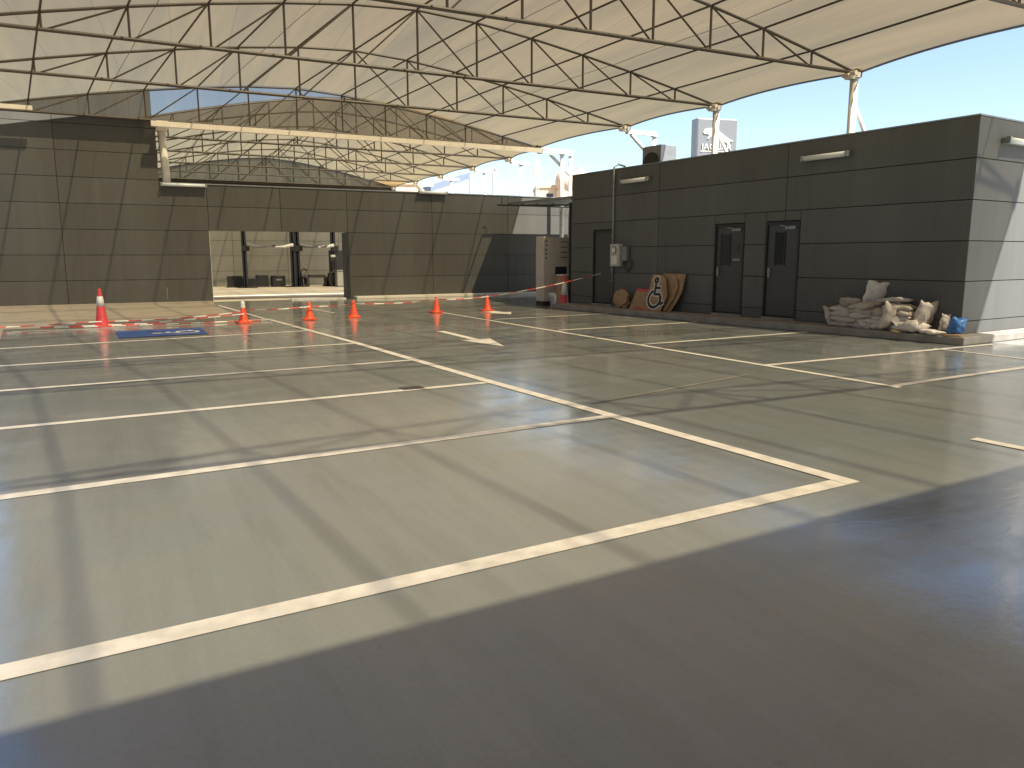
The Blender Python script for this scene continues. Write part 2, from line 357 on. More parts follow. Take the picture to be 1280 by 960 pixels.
# fluorescent fittings
def light_fitting(loc, rz, L, label, mh=.11):
    e = tag(empty('light_fitting', loc, rz), label, 'wall light', 'fluorescent light fittings on the walls')
    b = MB(); b.box((-L/2,.0,-mh/2),(L/2,.09,mh/2)); bevel(b.build('housing', M['gal'], e), .015)
    b = MB(); b.tube([(-L/2+.04,-.03,0),(L/2-.04,-.03,0)], .055, 12); b.build('diffuser', M['tube'], e, True)
    b = MB(); b.box((-L/2-.02,-.085,-.06),(-L/2+.04,.0,.06)); b.build('end_cap', M['gal'], e)
    b = MB(); b.box((L/2-.04,-.085,-.06),(L/2+.02,.0,.06)); b.build('end_cap', M['gal'], e)
    return e
light_fitting((2.38,29.66,4.10), 0, 1.45, 'white tube light at the top of the wall beside the tall building')
light_fitting((11.65,29.68,4.17), 0, 1.2, 'pale tube light on top edge of the far low wall, under the sky')

# right hand building, local frame: x east, y north, origin at its near corner
RB = tag(empty('service_building', (14.01,8.90,0), R(5.09)), 'low charcoal panelled building at right with three dark doors', 'building')
H = 4.09
b = MB(); b.box((.045,.045,.0),(9,12.15,H-.02)); b.build('wall', M['backing'], RB)
zr = [.15,.39,1.135,1.88,2.62,3.36,H]
Mw = Matrix.Rotation(R(-90), 4, 'Z')        # panel run along -y
def west(y0, y1, z0, z1):
    # panel on the west face between local y0..y1
    o = panel(y1-y0-J, z1-z0-J, RB, (0,0,0), 'panel_r')
    o.matrix_local = Matrix.Translation((random.uniform(-.003,.003), y1-J/2, z0+J/2)) @ Mw @ Matrix.Rotation(random.uniform(-.002,.002), 4, 'X')
ys = [0,4.1,8.25,12.2]
doors = [(3.68,4.62),(5.25,6.2),(10.18,11.1)]
DT = 2.38
for j in range(len(zr)-1):
    z0, z1 = zr[j], zr[j+1]
    for i in range(3):
        a, c = ys[i], ys[i+1]; cuts = [a]
        if z0 < DT-.05:
            segs = []; x = a
            for d0, d1 in doors:
                if d0 < c and d1 > a:
                    if d0 > x: segs.append((x, d0))
                    x = max(x, d1)
            if x < c: segs.append((x, c))
            for s0, s1 in segs:
                if s1-s0 > .06: west(s0, s1, z0, min(z1, z1))
            if z1 > DT:      # strips over the doors
                for d0, d1 in doors:
                    lo = max(d0, a); hi = min(d1, c)
                    if hi-lo > .1: west(lo, hi, DT+.02, z1)
        else: west(a, c, z0, z1)
panel_face(RB, [0,3.0,6.0,9.0], zr, 0, 'panel_r')
b = MB(); b.box((-.01,-.01,H+.002),(9,.25,H+.03)); b.box((-.01,.25,H+.002),(.25,12.2,H+.03)); b.build('coping', M['gal'], RB)
b = MB(); b.box((.0,12.16,0),(9,12.2,H)); b.build('wall', M['panel_r'], RB)
def door(y0, y1, win, sign=False, handle=True, label=None):
    d = MB(); d.box((.035,y0+.05,.24),(.075,y1-.05,DT-.05)); d = d.build('door', M['door'], RB)
    if label: d['label'] = label
    f = MB(); f.box((-.012,y0,.2),(.05,y0+.05,DT)); f.box((-.012,y1-.05,.2),(.05,y1,DT)); f.box((-.012,y0+.05,DT-.05),(.05,y1-.05,DT)); f.build('frame', M['black'], d)
    if win:
        g = MB(); g.box((.018,win[0],win[2]),(.034,win[1],win[3])); g.build('window', M['glass'], d)
        k = MB()
        for (p, q) in (((win[0]-.025, win[2]-.025),(win[0], win[3]+.025)), ((win[1], win[2]-.025),(win[1]+.025, win[3]+.025))): k.box((.012,p[0],p[1]),(.034,q[0],q[1]))
        k.build('window_frame', M['black'], d)
    if handle:
        h = MB(); yy = y1-.13 if handle == 'L' else y1-.13
        h.box((.0,yy-.03,1.12),(.034,yy+.03,1.34)); h.tube([(-.0,yy,1.25),(-.05,yy,1.25),(-.05,yy-.12,1.25)], .012, 6); h.build('handle', M['gal'], d)
        c = MB(); c.box((-.01,y0+.12,DT-.17),(.034,y0+.40,DT-.10)); c.tube([(-.02,y0+.3,DT-.12),(-.05,y0+.5,DT-.08)], .012, 6); c.build('door_closer', M['gal'], d)
    if sign:
        s = MB(); s.box((.024,y0+.17,1.70),(.034,y0+.31,1.92)); s = s.build('notice', M['steel'], d)
        s = MB(); s.box((.024,y0+.14,1.50),(.034,y0+.36,1.55)); s.build('notice', M['gal'], d)
    t = MB(); t.box((-.03,y0,.15),(.04,y1,.2)); t.build('sill', M['kerb'], d)
door(3.68, 4.62, (4.10,4.34,1.42,2.14), label='door with narrow tall window pane, nearest to the sandbags')
door(5.25, 6.2, (5.72,5.98,1.40,2.13), True, label='door with small notices beside its narrow window')
door(10.18, 11.1, None, handle=False, label='plain dark door beside the grey meter box')
# kerb plinth in front
k = MB(); k.prism([(-.53,-.35),(9,-.35),(9,.04),(.04,.04),(.04,12.2),(-.75,12.2),(-.75,6)], 0, .15); ko = k.build('kerb', M['kerb']); ko['kind'] = 'structure'; ko.matrix_world = RB.matrix_basis; bevel(ko, .02)
# conduit and boxes
def on_rb(o): o.matrix_world = RB.matrix_basis @ o.matrix_basis; return o
cdt = tag(empty('conduit', RB.location, R(5.09)), 'vertical grey conduit pipe running down the wall beside the plain door', 'pipe')
b = MB(); b.tube([(.35,10.1,4.2),(.1,10.1,4.24),(-.06,10.1,4.15),(-.06,10.1,.42)], .028, 8); b.build('pipe', M['gal'], cdt, True)
b = MB()
for z in (.9,1.2,2.2,2.9,3.6): b.box((-.095,10.05,z),(-.0,10.15,z+.03))
b.build('clip', M['gal'], cdt)
mb = tag(empty('meter_box', RB.matrix_basis @ Vector((0,9.85,1.33)), R(5.09)), 'pale grey electrical meter box with round dial mounted beside the conduit', 'meter box')
b = MB(); b.box((-.2,-.2,0),(-.035,.2,.64)); bevel(b.build('cabinet', M['grey'], mb), .015)
b = MB(); b.tube([(-.2,.02,.46),(-.225,.02,.46)], .085, 16); b.build('dial', M['offwhite'], mb)
b = MB(); b.tube([(-.2,.02,.46),(-.214,.02,.46)], .105, 16); b.build('bezel', M['black'], mb)
b = MB(); b.box((-.208,-.12,.06),(-.2,.12,.3)); b.build('plate', M['offwhite'], mb)
b = MB(); b.box((-.14,-.46,.16),(-.035,-.24,.56)); b.build('switch_box', M['gal'], mb)
b = MB(); b.tube([(-.06,-.34,.16),(-.09,-.36,-.05),(-.08,-.5,-.15),(-.07,-.62,.0),(-.05,-.6,.2)], .018, 6); b.build('cable', M['cable'], mb, True)
for yy, lab in ((3.08,'tube light high on the dark wall above the two doors, casting no light'),(9.15,'dim tube light high on the dark wall near the conduit')):
    e = light_fitting((0,0,0), 0, 1.1, lab); e.matrix_world = RB.matrix_basis @ Matrix.Translation((-.09,yy,3.70)) @ Matrix.Rotation(R(-90),4,'Z')
e = light_fitting((0,0,0), 0, 1.3, 'bright tube light on the building end wall at the right edge'); e.matrix_world = RB.matrix_basis @ Matrix.Translation((1.45,-.09,3.71))
# air conditioner on the roof
ac = tag(empty('air_conditioner', (16.55,21.4,4.0), R(5)), 'boxy air conditioning unit standing on the building roof beneath a bracket', 'air conditioner')
b = MB(); b.box((-.35,-.45,.1),(.35,.45,1.24)); bevel(b.build('casing', M['gal'], ac), .02)
b = MB(); b.tube([(-.34,0,.65),(-.39,0,.65)], .38, 20); b.build('fan_grille', M['black'], ac)
b = MB(); b.box((-.1,-.4,0),(.3,-.3,.1)); b.box((-.1,.3,0),(.3,.4,.1)); b.build('foot', M['black'], ac)
ra = tag(empty('roof_lamp', (17.0,20.6,4.0)), 'small white floodlight on a bent arm above the dark roof', 'lamp')
b = MB(); b.tube([(0,0,0),(0,0,.55),(-.12,0,.68)], .03, 8); b.build('arm', M['offwhite'], ra, True)
b = MB(); b.box((-.35,-.1,.64),(-.05,.1,.76)); bevel(b.build('lamp_head', M['offwhite'], ra), .03)
# building behind the camera
rear = tag(empty('rear_building', (0,-1.4,0)), 'low building behind the viewer that shades the near floor', 'building')
b = MB(); b.box((-14,-9,0),(14,-2,3.0)); b.build('wall', M['panel_w'], rear)
b = MB(); b.prism([(-14.1,-9.1),(14.1,-9.1),(14.1,3.21),(-14.1,1.53)],3.0,3.2); b.build('roof', M['kerb'], rear)

side = tag(empty('skylight_block_wall', (-6.6,0,0)), 'long dark unseen wall added west of the parking court to block skylight', 'wall')  # out of view, added to cut the skylight coming from the left
b = MB(); b.box((-.3,-4,0),(0,29.2,4.15)); b.build('wall', M['panel_w'], side)
b = MB(); b.box((-.34,-4,4.15),(.04,29.2,4.19)); b.build('coping', M['gal'], side)

# ---------------------------------------------------------------- canopies
prof = [(0,7.62),(1.68,7.53),(3.36,7.34),(5.04,7.10),(6.72,6.82),(8.40,6.50),(10.05,6.17)]
def topz(off, half=10.05):
    a = abs(off)*10.05/half
    for (x0,z0),(x1,z1) in zip(prof, prof[1:]):
        if a <= x1+1e-6: return z0+(z1-z0)*(a-x0)/(x1-x0)
    return prof[-1][1]-(a-10.05)*.2
def truss_template(half, n, zb=6.17):
    st = half/n; r = .036
    b = MB(); b.tube([(-half,0,zb),(half,0,zb)], .042, 8); b.tube([(k*st,0,topz(k*st,half)) for k in range(-n,n+1)], .034, 8)
    for sgn in (-1,1): b.box((sgn*half-.09,-.12,zb-.12),(sgn*half+.09,.12,zb+.08))
    root = b.build('truss', M['steel'], None)
    for k in range(-n+1, n):
        b = MB(); b.tube([(k*st,0,zb),(k*st,0,topz(k*st,half))], .029, 6); b.build('vertical', M['steel'], root)
    for k in range(1, n):
        for sg in (-1,1):
            b = MB(); b.tube([(sg*k*st,0,topz(k*st,half)),(sg*((k+1)*st-.05),0,zb)], .022, 6); b.build('diagonal', M['steel'], root)
    for sg in (-1,1):
        b = MB(); b.tube([(0,0,topz(0)),(sg*(st-.05),0,zb)], .022, 6); b.build('diagonal', M['steel'], root)
    return root
def canopy(name, label, ys, xc, half, n, drop=.16, hs=lambda y: 1.0):
    root = tag(empty(name, (0,0,0)), label, 'canopy')
    t0 = truss_template(half, n)
    for i, y in enumerate(ys):
        t = t0 if i == 0 else copy_tree(t0)
        t.parent = root; t.location = (xc(y), y, 0); t.scale = (hs(y), 1, 1)
    st = half/n
    for k in range(-n+1, n):
        b = MB(); b.tube([(xc(y)+k*st*hs(y), y, topz(k*st,half)+.015) for y in ys], .024, 6); b.build('purlin', M['steel'], root)
    # fabric
    b = MB(); cols = 48; rws = []
    for i in range(len(ys)-1):
        q = 10
        for j in range(q + (i == len(ys)-2)):
            t = j/q; rws.append((ys[i]+(ys[i+1]-ys[i])*t, 4*t*(1-t)))
    for y, s in rws:
        hw = half+.10-drop*s
        for c in range(cols+1):
            off = hw*(2*c/cols-1); z = topz(off,half)+.05
            z += .03*s
            b.v.append((xc(y)+off*hs(y), y, z))
    for r_ in range(len(rws)-1):
        for c in range(cols):
            a = r_*(cols+1)+c; b.f.append([a,a+1,a+cols+2,a+cols+1]); b.m.append(0)
    cl = b.build('fabric', M['net'], root, True, False)
    # edge cable and hem
    for sg in (-1,1):
        e = MB(); e.tube([(xc(y)+sg*(half+.10-drop*s)*hs(y), y, topz(half+.10-drop*s,half)+.03+.03*s) for y, s in rws], .028, 6); e.build('edge_cable', M['bluegrey'] if sg == 1 else M['steel'], root, True)
    # seam battens midway between purlins
    for off in (-6.1,-2.5,2.5,6.1):
        e = MB(); e.tube([(xc(y)+off*half/10.05*hs(y), y, topz(off*half/10.05,half)+.04+.03*s) for y, s in rws], .007, 5); e.build('seam', M['steel'], root, True)
    return root
ys1 = [-8.9,-4.4,-1.6,2.55,7.0,9.15,14.15,19.0,23.4,29.4]  # nearest rows are out of view; one extra truss added for its floor shadow
xc1 = lambda y: 7.5-.077*(y-14.2)
can = canopy('shade_canopy', 'large beige cloth canopy on arched steel trusses over the parking bays', ys1, xc1, 9.73, 6, hs=lambda y: (9.55+(.03 if y > 14.2 else .145)*(y-14.2))/9.73 if y > 3 else 8.3/9.73)
ys2 = [30.2,33.2,37.3,41.7,45.8,50.0]
xc2 = lambda y: 8.75
can2 = canopy('yard_canopy', 'second beige cloth canopy on trusses over the yard beyond the low wall', ys2, xc2, 8.15, 5, .15)
def gable(parent, y, xc, half, m, zb=6.2, u0=-1, u1=1):
    b = MB(); n = 40
    for c in range(n+1):
        off = half*(u0+(u1-u0)*c/n); b.v += [(xc+off, y, zb-.0), (xc+off, y, topz(off, half)+.055)]
    for c in range(n): b.f.append([2*c,2*c+2,2*c+3,2*c+1]); b.m.append(0)
    b.build('gable_net', m, parent, fix=False)
gable(can, 29.38, xc1(29.4), 9.95, M['gable'], u0=(1.5-xc1(29.4))/9.95)
gable(can, 29.38, xc1(29.4), 9.95, M['gable2'], u1=(1.5-xc1(29.4))/9.95)
gable(can2, 50.05, 8.75, 8.15, M['gable2'])
b = MB(); b.box((.6,50.1,5.2),(17,50.3,6.15)); b.build('beam', M['steel'], can2)
b = MB(); b.box((-3.6,29.1,6.17),(-1.9,29.24,6.30)); b.build('beam', M['white'], can)
b = MB(); b.box((1.45,29.02,5.93),(17.85,29.22,6.10)); b.build('beam', M['white'], can)
b = MB(); b.box((1.62,29.05,5.90),(1.98,30.12,6.12)); b.build('bracket', M['white'], can)
b = MB(); b.tube([(1.86,29.98,4.19),(1.80,29.98,5.95)], .13, 16); b.build('column', M['white'], can, True)
def sock(x, y, z=6.1):
    b = MB(); b.tube([(x-.28,y,z-.02),(x-.1,y,z+.06)], .05, 8); b.tube([(x-.18,y-.2,z+.02),(x-.18,y+.2,z+.02)], .06, 10)
    b.box((x-.25,y-.1,z-.10),(x+.05,y+.1,z-.02)); b.box((x-.06,y-.14,z-.07),(x+.06,y+.14,z+.06)); b.build('bracket', M['white'], can if y < 30 else can2, False)
# columns standing behind the right building's parapet
def column(x, y, z0, z1, r, par): 
    b = MB(); b.tube([(x,y,z0),(x,y,z1)], r, 16); b.tube([(x,y,z1-.02),(x,y,z1)], r+.05, 16); return b.build('column', M['offwhite'], par, True)
for y, x in ((9.15,16.92),(14.15,17.0),(19.0,16.82)):
    column(x, y, 0, 6.05, .10, can); sock(x, y)
    b = MB(); b.tube([(x+.05,y,5.45),(x+.95,y,4.1),(x+1.4,y,3.4)], .05, 10); b.build('brace', M['offwhite'], can, True)
# outrigger frames
for y, x, arm in ((23.4,16.62,1.30),(29.4,16.75,1.27)):
    sock(x, y)
    if y < 25:
        b = MB(); b.box((x,y-.08,5.93),(x+arm,y+.08,6.07)); b.build('beam', M['white'], can)
    column(x+arm-.07, y, 0, 5.92, .075, can)
    b = MB(); b.tube([(x+.2,y,5.92),(x+arm-.08,y,5.08)], .07, 10); b.build('brace', M['offwhite'], can, True)
column(17.42, 29.2, 0, 5.92, .085, can)
for y in (33.2,37.3,41.7,45.8,50.0):
    x = 17.0; sock(x, y)
    b = MB(); b.box((x-.05,y-.07,5.94),(x+(1.0 if y < 47 else .2),y+.07,6.06)); b.build('beam', M['white'], can2)
    if y in (33.2, 37.3, 41.7):
        column(x+.55, y, 0, 5.93, .09, can2)
    if y == 37.3: column(x+1.15, y, 0, 6.15, .07, can2)
    if y == 45.8:
        b = MB(); b.tube([(x+.1,y,5.95),(x+1.3,y,4.6)], .06, 8); b.build('brace', M['offwhite'], can2, True)
for y in ys2[1:]:
    b = MB(); b.tube([(.75,y,0),(.75,y,6.05)], .1, 12); b.build('column', M['offwhite'], can2, True)

# awning by the gate
aw = tag(empty('gate_awning', (0,0,0)), 'flat grey awning reaching from the dark building end to the far wall', 'awning')
b = MB()
P = [(12.98,21.2,3.40),(14.79,29.05,3.76),(18.6,29.05,3.76),(18.0,21.2,3.40)]
n0 = len(b.v); b.v += P + [(x,y,z+(.07 if y > 25 else .10)) for x,y,z in P]
for f in ((0,1,2,3),(4,7,6,5),(0,4,5,1),(1,5,6,2),(2,6,7,3),(3,7,4,0)): b.f.append(list(f)); b.m.append(0)
b.build('awning_roof', M['gal'], aw)
b = MB(); b.tube([(12.98,21.2,3.22),(14.26,29.05,3.72)], .03, 8); b.tube([(14.26,29.05,3.72),(18.6,29.05,3.72)], .03, 8); b.tube([(14.45,29.05,3.72),(14.45,29.05,4.08),(14.27,29.05,4.08)], .02, 6); b.build('rail', M['black'], aw)
b = MB(); b.tube([(13.15,21.5,0),(13.15,21.5,3.32)], .05, 8); b.tube([(18.3,28.4,0),(18.3,28.4,3.7)], .05, 8); b.build('post', M['black'], aw)
b = MB()
for t in (.2,.4,.6,.8): b.box((12.98+1.28*t-.03,21.2+7.85*t-.06,3.17+.52*t),(12.98+1.28*t+.05,21.2+7.85*t+.06,3.26+.52*t))
b.build('bracket', M['black'], aw)

# ---------------------------------------------------------------- gate cabinet, carton, cones, tape
cb = tag(empty('steel_cabinet', (12.92,22.3,0), R(2)), 'tall beige sheet metal cabinet with a row of round holes beside the dark building', 'cabinet')
b = MB(); b.box((-.3,0,.14),(-.09,.5,2.27)); bevel(b.build('side_panel', M['brown'], cb), .01)
b = MB(); b.box((-.085,0.0,.42),(.68,.5,2.24)); bevel(b.build('body', M['brown'], cb), .01)
b = MB(); b.box((-.3,.02,0),(-.02,.48,.14)); b.build('foot', M['black'], cb)
b = MB(); b.box((.5,.02,0),(.62,.48,.42)); b.build('leg', M['brown'], cb)
for i in range(5):
    b = MB(); z = 2.12-.14*i; b.tube([(-.2,-.006,z),(-.2,.02,z)], .032, 12); b.build('hole', M['black'], cb)
for i in range(4):
    b = MB(); z = 2.08-.17*i; b.box((.36,-.006,z),(.64,.01,z+.025)); b.build('slot', M['black'], cb)
b = MB(); b.box((.15,-.006,1.0),(.6,-.001,1.28)); b.build('blue_patch', M['liftblue'], cb)
ca = tag(empty('carton_drum', (13.08,21.75,0)), 'round brown cardboard drum standing behind the tall cone', 'drum')
b = MB(); b.lathe([(.24,0),(.24,1.0)], 24); b.build('barrel', M['card'], ca, True)
b = MB(); b.lathe([(.255,.99),(.255,1.04),(.0,1.045)], 24); b.lathe([(.25,.02),(.25,.06)], 24); b.build('rim', M['brown'], ca)

def cone(h, r, col, band):
    e = empty('traffic_cone')
    b = MB(); b.lathe([(r,.045),(r*.93,.055),(r*.80,.09),(r*.25,h*.97),(r*.20,h),(0,h)], 24); b.build('cone', M[col], e, True)
    b = MB(); s = r*1.25; b.prism([(-s,-s*.8),(-s*.8,-s),(s*.8,-s),(s,-s*.8),(s,s*.8),(s*.8,s),(-s*.8,s),(-s,s*.8)], 0, .045); bevel(b.build('base', M[col], e), .012)
    if band:
        z0, z1 = band; f = lambda z: r*(.80-.55*(z-.09)/(h*.97-.09))+.004
        b = MB(); b.lathe([(f(z0)-.003,z0-.001),(f(z0),z0),(f(z1),z1),(f(z1)-.003,z1+.001)], 24); b.build('reflective_band', M['offwhite'], e, True)
    return e
G = 'small orange traffic cones holding up the tape'
c1 = cone(.88, .165, 'red', (.47,.70)); c1.location = (-.36,20.75,0); c1.rotation_euler = (0,0,.3); tag(c1, 'tall red cone with a broad white band, standing by the blue marking', 'traffic cone')
c2 = cone(1.03, .17, 'red', (.40,.82)); c2.location = (12.80,21.25,0); tag(c2, 'tall faded cone with white band against the beige cabinet', 'traffic cone')
sm = cone(.47, .135, 'orange', None)
lab = ['small orange cone with knotted top, nearest the blue marking','small orange cone in front of the workshop opening','small orange cone at the right jamb of the opening','small orange cone before the far wall, third along the tape past the opening centre','small dull cone between the white ground arrow and far wall']
for i, (x, y) in enumerate(((2.75,19.9),(4.41,20.1),(5.65,20.35),(8.25,20.9),(9.87,20.85))):
    c = sm if i == 0 else copy_tree(sm); c.location = (x,y,0); c.rotation_euler = (random.uniform(-.03,.03),random.uniform(-.03,.03),random.uniform(0,1.5)); tag(c, lab[i], 'traffic cone', G)
b = MB(); b.lathe([(.055,.38),(.06,.42),(.045,.46),(.055,.50),(.03,.54)], 12); b.build('tape_wrap', M['tape_w'], sm, True)
def tape(paths, label, w=.026):
    b = MB()
    for pts in paths:
        pts = [Vector(p) for p in pts]; acc = 0; ci = 0
        for i in range(len(pts)-1):
            L_ = (pts[i+1]-pts[i]).length; n = max(1, round(L_/.28))
            for j in range(n):
                a = pts[i].lerp(pts[i+1], j/n); c = pts[i].lerp(pts[i+1], (j+1)/n)
                def sag(t): return -.05*4*t*(1-t)*min(1, L_/3) if min(pts[i].z, pts[i+1].z) > .1 else 0
                a = a+Vector((0,0,sag(j/n))); c = c+Vector((0,0,sag((j+1)/n)))
                d = (c-a).normalized(); s = Vector((-d.y, d.x, 0)).normalized()
                tw0 = .9*math.sin(acc*.7+len(paths)); acc += 1; tw1 = .9*math.sin(acc*.7+len(paths))
                u0 = (s*math.sin(tw0)+Vector((0,0,1))*math.cos(tw0))*w/2; u1 = (s*math.sin(tw1)+Vector((0,0,1))*math.cos(tw1))*w/2
                b.face([a-u0, c-u1, c+u1, a+u0], ci % 2); ci += 1
    o = b.build('barrier_tape', [M['tape_r'], M['tape_w']], fix=False)
    sl_ = o.modifiers.new('thickness', 'SOLIDIFY'); sl_.thickness = .002
    return tag(o, label, 'tape')
tape([[(-4.2,20.5,.06),(-2.0,20.55,.07),(-.36,20.55,.12),(2.75,19.76,.30)],
      [(-1.6,20.35,.05),(.6,20.3,.05),(2.75,19.74,.24)], [(-1.6,20.2,.04),(1.0,20.0,.04),(3.5,20.3,.03)],
      [(2.75,19.76,.34),(4.41,19.96,.36),(5.65,20.21,.38),(8.25,20.76,.40),(9.87,20.68,.45),(12.99,19.45,1.11)]], 'red and white barrier tape strung low from cone to cone across the bays')

# ---------------------------------------------------------------- boards leaning on the wall (local frame of the building)
def lean(name, y0, y1, h, lean_a, m, label, cat, off=-.02, z=.15, shape=None):
    e = tag(empty(name), label, cat)
    e.matrix_world = RB.matrix_basis @ Matrix.Translation((off, (y0+y1)/2, z)) @ Matrix.Rotation(R(-90),4,'Z') @ Matrix.Rotation(-lean_a,4,'X')
    w = y1-y0; poly = shape or [(-w/2,0),(w/2,0),(w/2,h),(-w/2,h)]
    b = MB(); b.prism(poly, 0, .015, M=Matrix.Rotation(R(90),4,'X')); b.build('board', M[m], e)
    return e
# local x of a leaning board runs towards the viewer's right
lean('stencil_board', 7.10, 7.95, 1.02, .20, 'ply', 'rear plywood stencil board with curved cut edge leaning on the dark wall', 'board', -.27,
     shape=[(-.35,0),(.12,0),(.3,.28),(.42,.55),(.45,1.02),(-.4,1.02)])
e = lean('arc_board', 7.2, 8.0, 1.0, .22, 'ply', 'curved plywood offcut between the two stencil boards', 'board', -.34,
     shape=[(.0+.0,0),(.1,.05),(.28,.35),(.38,.65),(.30,.88),(.12,1.0),(-.05,1.0),(.12,.93),(.24,.8),(.27,.6),(.2,.35),(.02,.1)])
e = lean('stencil_board', 7.45, 8.25, 1.0, .24, 'ply', 'plywood stencil board with black and white wheelchair symbol, frontmost of the pile', 'board', -.42,
     shape=[(-.42,0),(.22,0),(.36,.45),(.2,.86),(.0,1.0),(-.36,1.0)])
Ms = Matrix.Translation((-.10,-.016,.12)) @ Matrix.Rotation(R(90),4,'X')
Ms = Matrix.Translation((-.14,-.018,.10)) @ Matrix.Rotation(R(90),4,'X') @ Matrix.Scale(.86,4)
strokes(wheelchair(), .16, 0, .002, Ms, 'symbol_outline', M['offwhite'], e)
strokes(wheelchair(), .09, .004, .007, Ms, 'wheelchair_symbol', M['black'], e)
e = lean('road_sign_board', 8.2, 9.05, .58, .3, 'card', 'low tan board with red edges leaning beside the wheelchair stencil', 'board', -.28, shape=[(-.42,0),(.42,0),(.38,.56),(-.30,.56)])
b = MB(); b.box((-.30,-.022,.52),(.38,-.016,.58)); b.box((-.2,-.022,.0),(.36,-.016,.05)); b.build('red_edge', M['red'], e)
b = MB()
random.seed(3)
pp = [Vector((math.cos(a)*random.uniform(.2,.34), math.sin(a)*random.uniform(.2,.34))) for a in [k*math.pi/8 for k in range(16)]]
b.prism([(p.x, p.y+.2) for p in pp], 0, .1, M=Matrix.Rotation(R(90),4,'X')); b.prism([(p.y*.7+.1, p.x*.8+.25) for p in pp], .12, .2, M=Matrix.Rotation(R(80),4,'X'))
o = b.build('crumpled_carton', M['card']); tag(o, 'crumpled torn cardboard scrap on the kerb below the meter box', 'cardboard')
o.matrix_world = RB.matrix_basis @ Matrix.Translation((-.22,9.4,.2)) @ Matrix.Rotation(R(-80),4,'Z')

# ---------------------------------------------------------------- sandbags
def bag_mesh(name, L_, Wd, Ht, seed, m, ears=True, lim=18):
    rnd = random.Random(seed); bm = bmesh.new(); nx, ny = 14, 9
    ph = [rnd.uniform(0,6.28) for _ in range(8)]
    def P(u, v, s):
        e = (1-abs(u)**3.0)**.5*(1-abs(v)**2.6)**.55 if abs(u) < 1 and abs(v) < 1 else 0
        pin = 1-.13*(1-abs(v))*abs(u)**4
        x = u*L_/2*pin; y = v*Wd/2*(1-.10*abs(u)**2)
        z = Ht/2*e*s*(1+.12*math.sin(3*u+ph[0])*math.cos(2*v+ph[1]))
        z += .035*Ht*math.sin(9*u+ph[2]+4*v)+.03*Ht*math.sin(13*v+ph[3]-5*u)
        if abs(u) > .85 and abs(v) > .6 and ears: x *= 1.06; y *= 1.14
        x += .015*math.sin(7*v+ph[4]); y += .015*math.sin(6*u+ph[5])
        z += .05*math.sin(1.6*u+ph[6])*Ht*1.2
        return (x, y, z)
    g = {}
    for s in (1,-1):
        for i in range(nx+1):
            for j in range(ny+1):
                u = 2*i/nx-1; v = 2*j/ny-1; ed = i in (0,nx) or j in (0,ny)
                if ed and s == -1: g[(s,i,j)] = g[(1,i,j)]; continue
                g[(s,i,j)] = bm.verts.new(P(u,v,s))
        for i in range(nx):
            for j in range(ny):
                q = [g[(s,i,j)],g[(s,i+1,j)],g[(s,i+1,j+1)],g[(s,i,j+1)]]
                bm.faces.new(q if s == 1 else q[::-1])
    me = bpy.data.meshes.new(name); bm.to_mesh(me); bm.free(); me.materials.append(M[m])
    for p in me.polygons: p.use_smooth = True
    return me
bags = [bag_mesh('sandbag', .56, .40, .17, s, 'bag') for s in range(4)]
def bag(x, y, z, rz=0, rx=0, ry=0, me=None, name='sandbag', label='', group=None, sc=1):
    o = link(name, me or bags[random.randrange(4)]); tag(o, label, 'sack', group)
    o.matrix_world = RB.matrix_basis @ Matrix.Translation((x,y,z)) @ Matrix.Rotation(rz,4,'Z') @ Matrix.Rotation(ry,4,'Y') @ Matrix.Rotation(rx,4,'X') @ Matrix.Scale(sc,4)
random.seed(11)
GL = 'dusty woven sandbag lying in the stacked pile on the kerb at the wall foot'; GG = 'stacked sandbags at the wall foot'
h = .100
cols_ = [(2.2,4),(1.82,5),(1.45,4),(1.08,5)]
for yy, n in cols_:
    for k in range(n):
        lv = 'bottom' if k == 0 else 'top' if k == n-1 else ('second','third','fourth')[k-1]+' from bottom'
        lb = 'dusty woven sandbag, %s of the %s column of the stacked pile' % (lv, {2.2:'leftmost',1.82:'second from left',1.45:'third from left',1.08:'rightmost'}[yy])
        bag(-.24+random.uniform(-.04,.04), yy+random.uniform(-.07,.07), .205+h*k, R(90)+random.uniform(-.28,.28), random.uniform(-.14,.14), random.uniform(-.11,.11), label=lb, group=GG)
bag(-.22, 2.18, .64, .6, .1, .3, label='lumpy brown sandbag lying on top at the left end of the pile')
bag(-.34, 2.52, .36, 1.3, .1, -1.2, label='narrow bag standing upright at the far left of the pile', sc=.75)
bag(-.15, 1.66, .87, R(75), .35, 1.25, me=bag_mesh('sandbag',.50,.44,.10,21,'bagw'), label='thin upright sack standing on top of the pile like a fin')
bag(-.24, 1.18, .74, R(80), .12, .1, me=bag_mesh('sandbag',.56,.46,.11,22,'bagw'), label='flat pale sack lying on top of the middle of the pile')
bag(-.50, 1.12, .46, R(90), .2, 1.35, label='bag hanging down the front of the pile, on its end', sc=.95)
bag(-.20, .60, .47, R(85), .1, 1.2, me=bag_mesh('sandbag',.60,.48,.20,23,'bag'), label='big plump sack with pointed corners standing upright right of the pile')
bag(-.42, .72, .26, R(70), .1, .2, me=bag_mesh('sandbag',.56,.42,.24,24,'bagw'), label='whitish half empty sack slumped in front with loose ends spread')
for a, xx, yy in ((R(35), -.42,.95),(R(140), -.42,.50)):
    pass
